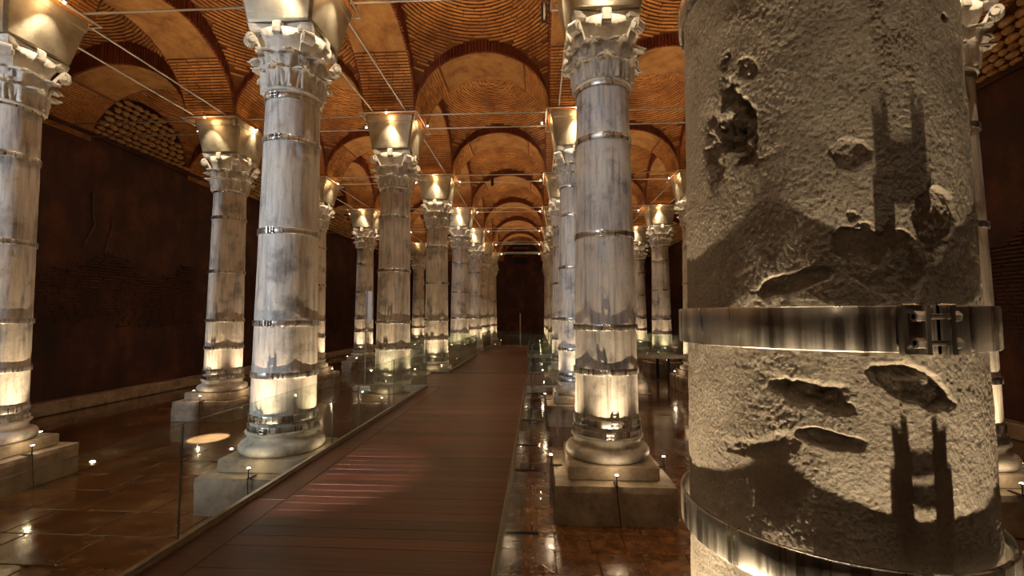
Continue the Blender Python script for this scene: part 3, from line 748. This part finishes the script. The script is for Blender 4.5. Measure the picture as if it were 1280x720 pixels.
for i in range(4):
    for j in range(8):
        dx, dy = NUDGE.get((i, j), (0, 0)); cx, cy = XC[i] + dx, YC[j] + dy
        near1 = (i, j) == (2, 0)
        if near1: cx, cy = R1
        ph = where(i, j); detail = j <= 3
        lab = ('huge rough pitted stone column filling the foreground, gouged and steel-banded' if near1 else f'steel-banded marble column with leafy capital, the {ph}')
        col = thing('column', lab, 'column', (cx, cy, 0), 'steel-banded columns of the cistern')
        link('pedestal', peds[(i + j) % 3], col, rot=(0, 0, PI / 2 * ((i * 3 + j) % 4)))
        link('plinth', plinth_me, col); link('base_mouldings', base_me, col)
        link('shaft', near_shaft() if near1 else shafts[(i * 5 + j * 3) % 4], col, rot=(0, 0, 0 if near1 else random.uniform(0, 6.28)))
        zb = list(BZ)
        if near1: zb[2], zb[3] = 1.94, 2.615
        for k, z in enumerate(zb):
            if near1 and k in (2, 3): me = band_mesh(.45 - .060 * (z - 1) / 5 + .008, .125 if k == 3 else .115, .025)
            else: me = bands[k]
            zz = z + (0 if near1 or k < 2 else random.uniform(-.05, .05))
            b = link('band', me, col, (0, 0, zz))
            if detail:
                c_ = link('clasp', clasp_big if near1 and k in (2, 3) else clasp_me, b, (0, 0, 0))
                rr = rad(z) + .030 + (.012 if k < 1 else 0) + (.012 if near1 else 0); an = 0 if near1 else random.uniform(-.25, .1)
                c_.location = (rr * math.sin(an), -rr * math.cos(an), 0); c_.rotation_euler = (0, 0, an)
        if detail:
            cp = link('capital', cap_core, col, (0, 0, 6.0))
            for k in range(8):
                link('acanthus_leaf', leaf1_me, cp, (0, 0, .05), (0, 0, k * PI / 4)); link('acanthus_leaf', leaf2_me, cp, (0, 0, .05), (0, 0, (k + .5) * PI / 4))
            for k in range(4):
                link('volute', vol_me, cp, (0, 0, 0), (0, 0, (k + .5) * PI / 2)); link('abacus_boss', boss_me, cp, (0, 0, 0), (0, 0, k * PI / 2))
            link('abacus', aba_me, cp)
        else: link('capital', cap_far, col, (0, 0, 6.0))
        link('impost', imp_me, col)
        # pedestal spotlights
        for (sx, sy), sn in SIDES:
            D = .835 if near1 else .80; lx, ly = cx + sx * D, cy + sy * D
            t = thing('pedestal_light', lab16('spotlight', sn, ph), 'spotlight', (lx, ly, .63), 'spotlights on the column pedestals')
            link('housing', lamp_me, t); link('lens', lens_me, t)
            t.rotation_euler = (0, 0, math.atan2(sy, sx) + PI / 2)
            if not cable_me:
                q = MB(); pts = [(0, 0, -.11), (.0, -.012, -.14), (.01, -.015, -.30), (.045, -.015, -.62)]
                for a, b in zip(pts, pts[1:]): q.tube(a, b, .007, 6)
                cable_me[0] = q.mesh('cable', [M_black])
            link('cable', cable_me[0], t)
            key = 'base'
            if key not in spot_d:
                ld = bpy.data.lights.new('pedestal_beam', 'SPOT'); ld.energy = P_BASE; ld.color = WARM; ld.shadow_soft_size = .012; ld.spot_size = 1.30; ld.spot_blend = 1.0; spot_d[key] = ld
            o = link('beam', spot_d[key], t, (0, 0, .05)); o.rotation_euler = Vector((0, .07, 1)).to_track_quat('-Z', 'Y').to_euler()
            if detail:
                if 'fill' not in spot_d:
                    ld = bpy.data.lights.new('lens_glow', 'POINT'); ld.energy = 3.0; ld.color = WARM; ld.shadow_soft_size = .02; spot_d['fill'] = ld
                link('lens_glow', spot_d['fill'], t, (0, 0, .06))
        # lamp frame round the impost
        fr = thing('lamp_frame', lab16('frame', '', ph), 'lamp frame', (XC[i], YC[j], 7.87), 'lamp frames round the imposts')
        q = .74
        if 'frame' not in spot_d:
            spot_d['frame'] = [MB().tube((-q, -q, 0), (q, -q, 0), .018, 8).mesh('bar', [M_rod]),
                               MB().box(-.03, -.03, -.09, .03, .03, 0, bev=.006).mesh('spotlight', [M_rod]),
                               MB().lathe([(.018, -.11), (.018, -.09)], 10).mesh('lens', [M_bulb]),
                               MB().tube((q - .02, -q, 0), (q - .02, -q, -.16), .012, 6).tube((q - .02, -q, -.13), (q - .02, -q, -.24), .028, 8).mesh('bracket', [M_rod])]
            ld = bpy.data.lights.new('frame_lamp', 'POINT'); ld.energy = P_RING; ld.color = AMBER; ld.shadow_soft_size = .02; spot_d['ring'] = ld
        for k in range(4):
            bar = link('bar', spot_d['frame'][0], fr, rot=(0, 0, k * PI / 2))
            s_ = link('spotlight', spot_d['frame'][1], fr, (math.sin(k * PI / 2) * (q + .11), -math.cos(k * PI / 2) * (q + .11), .03))
            link('lens', spot_d['frame'][2], s_)
            link('glow', spot_d['ring'], s_, (0, 0, -.13))
            if 'down' not in spot_d:
                ld = bpy.data.lights.new('down_beam', 'SPOT'); ld.energy = P_DOWN; ld.color = (1, .82, .56); ld.shadow_soft_size = .015; ld.spot_size = 1.2; ld.spot_blend = 1.0; spot_d['down'] = ld
            if j <= 5:
                o = link('down_beam', spot_d['down'], s_, (0, 0, -.14)); o.rotation_euler = Vector((-math.sin(k * PI / 2) * .40, math.cos(k * PI / 2) * .40, -1)).to_track_quat('-Z', 'Y').to_euler()
        link('bracket', spot_d['frame'][3], fr)

# ------------------------------------------------------------------ tie rods
RO = .43
for j in range(8):
    for s, nm in ((-1, 'nearer'), (1, 'farther')):
        o = MB().tube((XWL, 0, 0), (XWR, 0, 0), .019, 8).obj('tie_rod', M_rod, None, (0, YC[j] + s * RO, 7.912), smooth=True)
        tag(o, f'{nm} of the two grey rods crossing the hall over the {ORD[j]} row of columns', 'rod', 'rods crossing the hall')
for i, rn in enumerate(('left wall side', 'left walkway side', 'right walkway side', 'right wall side')):
    for s, nm in ((-1, 'left'), (1, 'right')):
        o = MB().tube((0, YWF, 0), (0, YWB, 0), .019, 8).obj('tie_rod', M_rod, None, (XC[i] + s * RO, 0, 7.945), smooth=True)
        tag(o, f'{nm} of the two grey rods running lengthwise over the {rn} column row', 'rod', 'rods running the length of the hall')
def hung_spot(loc, label, tilt):
    t = thing('track_spotlight', label, 'spotlight', loc, 'black spotlights hung from the rods')
    m = MB(); m.tube((0, 0, -.12), (0, 0, -.40), .055, 12); m.obj('housing', M_black, t, rot=(tilt, 0, 0)); MB().tube((0, 0, 0), (0, 0, -.14), .012, 6).obj('stem', M_black, t)
hung_spot((-.86, YC[1] + .43, 7.89), 'black cylinder spotlight hung by the frame over the second column right of the walkway', .1)
hung_spot((-2.65, YC[3] - RO, 7.89), 'black spotlight hung mid-span over the walkway from a far crossing rod', .0)

# ------------------------------------------------------------------ walkway
DZ = 1.05; XL, XR = CAMX - 2.50, CAMX - .27
deck = thing('walkway', 'raised reddish wooden walkway running down the hall between glass guards', 'walkway', (0, 0, 0))
plank_me = [MB().box(0, 0, -.035, 1, .1405, 0, bev=.0015).mesh('plank', [M_wood]) for _ in range(1)][0]
def planks(x0, x1, y0, y1):
    y = y0
    while y < y1 - .02:
        o = link('plank', plank_me, deck, (x0, y, DZ + random.uniform(-.0012, .0012))); o.scale = (x1 - x0, min(1, (y1 - y) / .143), 1); y += .1425
planks(XL + .30, XR - .02, -1.0, 10.2); planks(XL + .02, XR - .02, 12.7, 24.0)
planks(-4.0, -.80, 10.2, 12.6)
y = -1.0                                                                  # border board along the left edge
while y < 10.1:
    o = link('plank', MB().box(-.135, 0, -.035, .135, min(2.45, 10.15 - y) - .006, 0, bev=.003).mesh('plank', [M_wood]), deck, (XL + .16, y, DZ + .001)); y += 2.45
for nm, (x0, x1, y0, y1) in {'a': (XR, 5.6, 18.4, 20.5), 'b': (-6.2, XL, 18.4, 20.5)}.items(): planks(x0, x1, y0, y1)
m = MB()
for x0, x1, y0, y1 in ((XL + .02, XR - .02, -1, 24), (-3.98, -.82, 10.22, 12.58), (XR, 5.55, 18.45, 20.45), (-6.15, XL, 18.45, 20.45)): m.box(x0, y0, DZ - .10, x1, y1, DZ - .045)
m.obj('deck_frame', M_gap, deck)
m = MB()
for y0 in np.arange(-.5, 24, 2.4):
    for x in (XL + .25, XR - .25): m.box(x - .05, y0 - .05, 0, x + .05, y0 + .05, DZ - .1)
for x in (0.9, 2.6, 4.3, 5.4):
    for yy in (18.6, 20.3): m.box(x - .05, yy - .05, 0, x + .05, yy + .05, DZ - .1)
m.obj('support_posts', M_gap, deck)
for (x0, y0, x1, y1) in ((XL, -1, XL + .022, 10.1), (XR - .02, -1, XR + .01, 10.1), (XL, 12.7, XL + .022, 18.4), (XR - .02, 12.7, XR + .01, 18.4), (-4.0, 10.1, XL, 10.14), (XR, 10.1, -.8, 10.14), (-4.0, 12.62, XL, 12.66), (XR, 12.62, -.8, 12.66),
                         (XR, 18.36, 5.6, 18.4), (XR, 20.5, 5.6, 20.54), (-6.2, 18.36, XL, 18.4), (-6.2, 20.5, XL, 20.54), (XL, 20.5, XL + .022, 24), (XR - .02, 20.5, XR + .01, 24), (XL, 24, XR, 24.04)):
    MB().box(x0, y0, DZ - .10, x1, y1, DZ + .02, bev=.002).obj('edge_trim', M_trim, deck)
# glass guards
def guard(label, p0, p1, zb, zt, n, chan=True):
    p0, p1 = Vector(p0 + (0,)), Vector(p1 + (0,)); d = (p1 - p0); ln = d.length; a = math.atan2(d.y, d.x)
    t = thing('glass_guard', label, 'glass guard', (p0.x, p0.y, 0), 'glass guards of the walkway'); t.rotation_euler = (0, 0, a)
    w_ = ln / n
    for k in range(n):
        m = MB(); th = .0065; e0, e1 = (.03 if k == 0 else .0025), (.03 if k == n - 1 else .0025); v = [(x, y, z) for z in (zb, zt) for y in (-th, th) for x in (k * w_ + e0, (k + 1) * w_ - e1)]
        m.add(v, [(0, 1, 5, 4), (2, 6, 7, 3)], 0); m.add(v, [(0, 2, 3, 1), (4, 5, 7, 6), (0, 4, 6, 2), (1, 3, 7, 5)], 1)
        m.obj('pane', [M_glass, M_gedge], t)
    if chan: MB().box(0.03, -.020, DZ + .021, ln - .03, .020, DZ + .05, bev=.003).obj('base_channel', M_trim, t)
    else:
        for k in range(n):
            for q in (.2, .8): MB().tube((w_ * (k + q), -.01, DZ - .06), (w_ * (k + q), .13, DZ - .06), .012, 8).obj('standoff', M_black, t)
ZT = DZ + .84
guard('glass guard along the left edge of the near walkway', (XL, -1.6), (XL, 10.1), DZ + .021, ZT, 5)
guard('glass guard fixed outside the right edge of the near walkway', (XR + .143, 10.1), (XR + .143, -1.6), .72, ZT, 5, False)
guard('short glass guard in front of the second visible column left of the walkway', (XL, 10.1), (-5.1, 10.1), DZ + .021, ZT, 1)
guard('short glass guard before the third column right of the walkway', (XR + .17, 10.1), (-.5, 10.1), DZ + .021, ZT, 1)
guard('short glass guard behind the second visible column left of the walkway', (XL, 12.62), (-5.1, 12.62), DZ + .021, ZT, 1)
guard('short glass guard behind the third column right of the walkway', (XR, 12.62), (-.5, 12.62), DZ + .021, ZT, 1)
guard('glass guard along the left edge of the middle walkway', (XL, 12.65), (XL, 18.4), DZ + .021, ZT, 3)
guard('glass guard along the right edge of the middle walkway', (XR, 18.4), (XR, 12.65), DZ + .021, ZT, 3)
guard('glass guard on the near side of the right side branch', (XR, 18.38), (5.6, 18.38), DZ + .021, ZT, 4)
guard('glass guard on the far side of the right side branch', (XR, 20.52), (5.6, 20.52), DZ + .021, ZT, 4)
guard('glass guard on the near side of the left side branch', (-6.2, 18.38), (XL, 18.38), DZ + .021, ZT, 2)
guard('glass guard on the far side of the left side branch', (-6.2, 20.52), (XL, 20.52), DZ + .021, ZT, 2)
guard('glass guard across the far end of the walkway', (XL, 24.02), (XR, 24.02), DZ + .021, ZT, 1)
guard('glass guard along the left edge of the farthest walkway', (XL, 20.5), (XL, 24), DZ + .021, ZT, 2)
guard('glass guard along the right edge of the farthest walkway', (XR, 24), (XR, 20.5), DZ + .021, ZT, 2)
m = MB()
for x in (-4.35, -5.05, -.56):
    for yy in (10.1, 12.62): m.box(x - .02, yy - .02, 0, x + .02, yy + .02, DZ)
m.obj('guard_posts', M_trim, deck)
# stands
t = thing('sign_stand', 'tall thin stand with a narrow white panel on a white base, left of the walkway', 'stand', (-7.15, 16.0, 0))
MB().box(-.38, -.3, .0, .38, .3, .16, bev=.02).obj('base', M_white, t); MB().tube((-.06, 0, .16), (-.06, 0, 3.65), .028, 10).obj('pole', M_rod, t)
MB().box(.0, -.02, 2.4, .15, .02, 3.55, bev=.004).obj('panel', M_white, t)
t = thing('post_stand', 'slim grey post at the far end of the walkway', 'stand', (CAMX + .05 - .95, 23.6, DZ + .003))
MB().tube((0, 0, 0), (0, 0, 1.75), .03, 10).obj('pole', M_rod, t); MB().lathe([(.17, .0), (.17, .02), (.04, .05)], 20).obj('base', M_rod, t)
# hose and cover by the near right column
m = MB(); pts = [(2.4, 4.2, .07), (3.2, 4.75, .07), (3.9, 5.15, .07), (4.6, 5.42, .07), (5.6, 5.6, .07), (7.2, 5.6, .07)]
for a, b in zip(pts, pts[1:]): m.tube(a, b, .06, 12)
tag(m.obj('hose', M_trim, None, smooth=True), 'thick ochre hose lying on the floor right of the foreground column', 'hose')
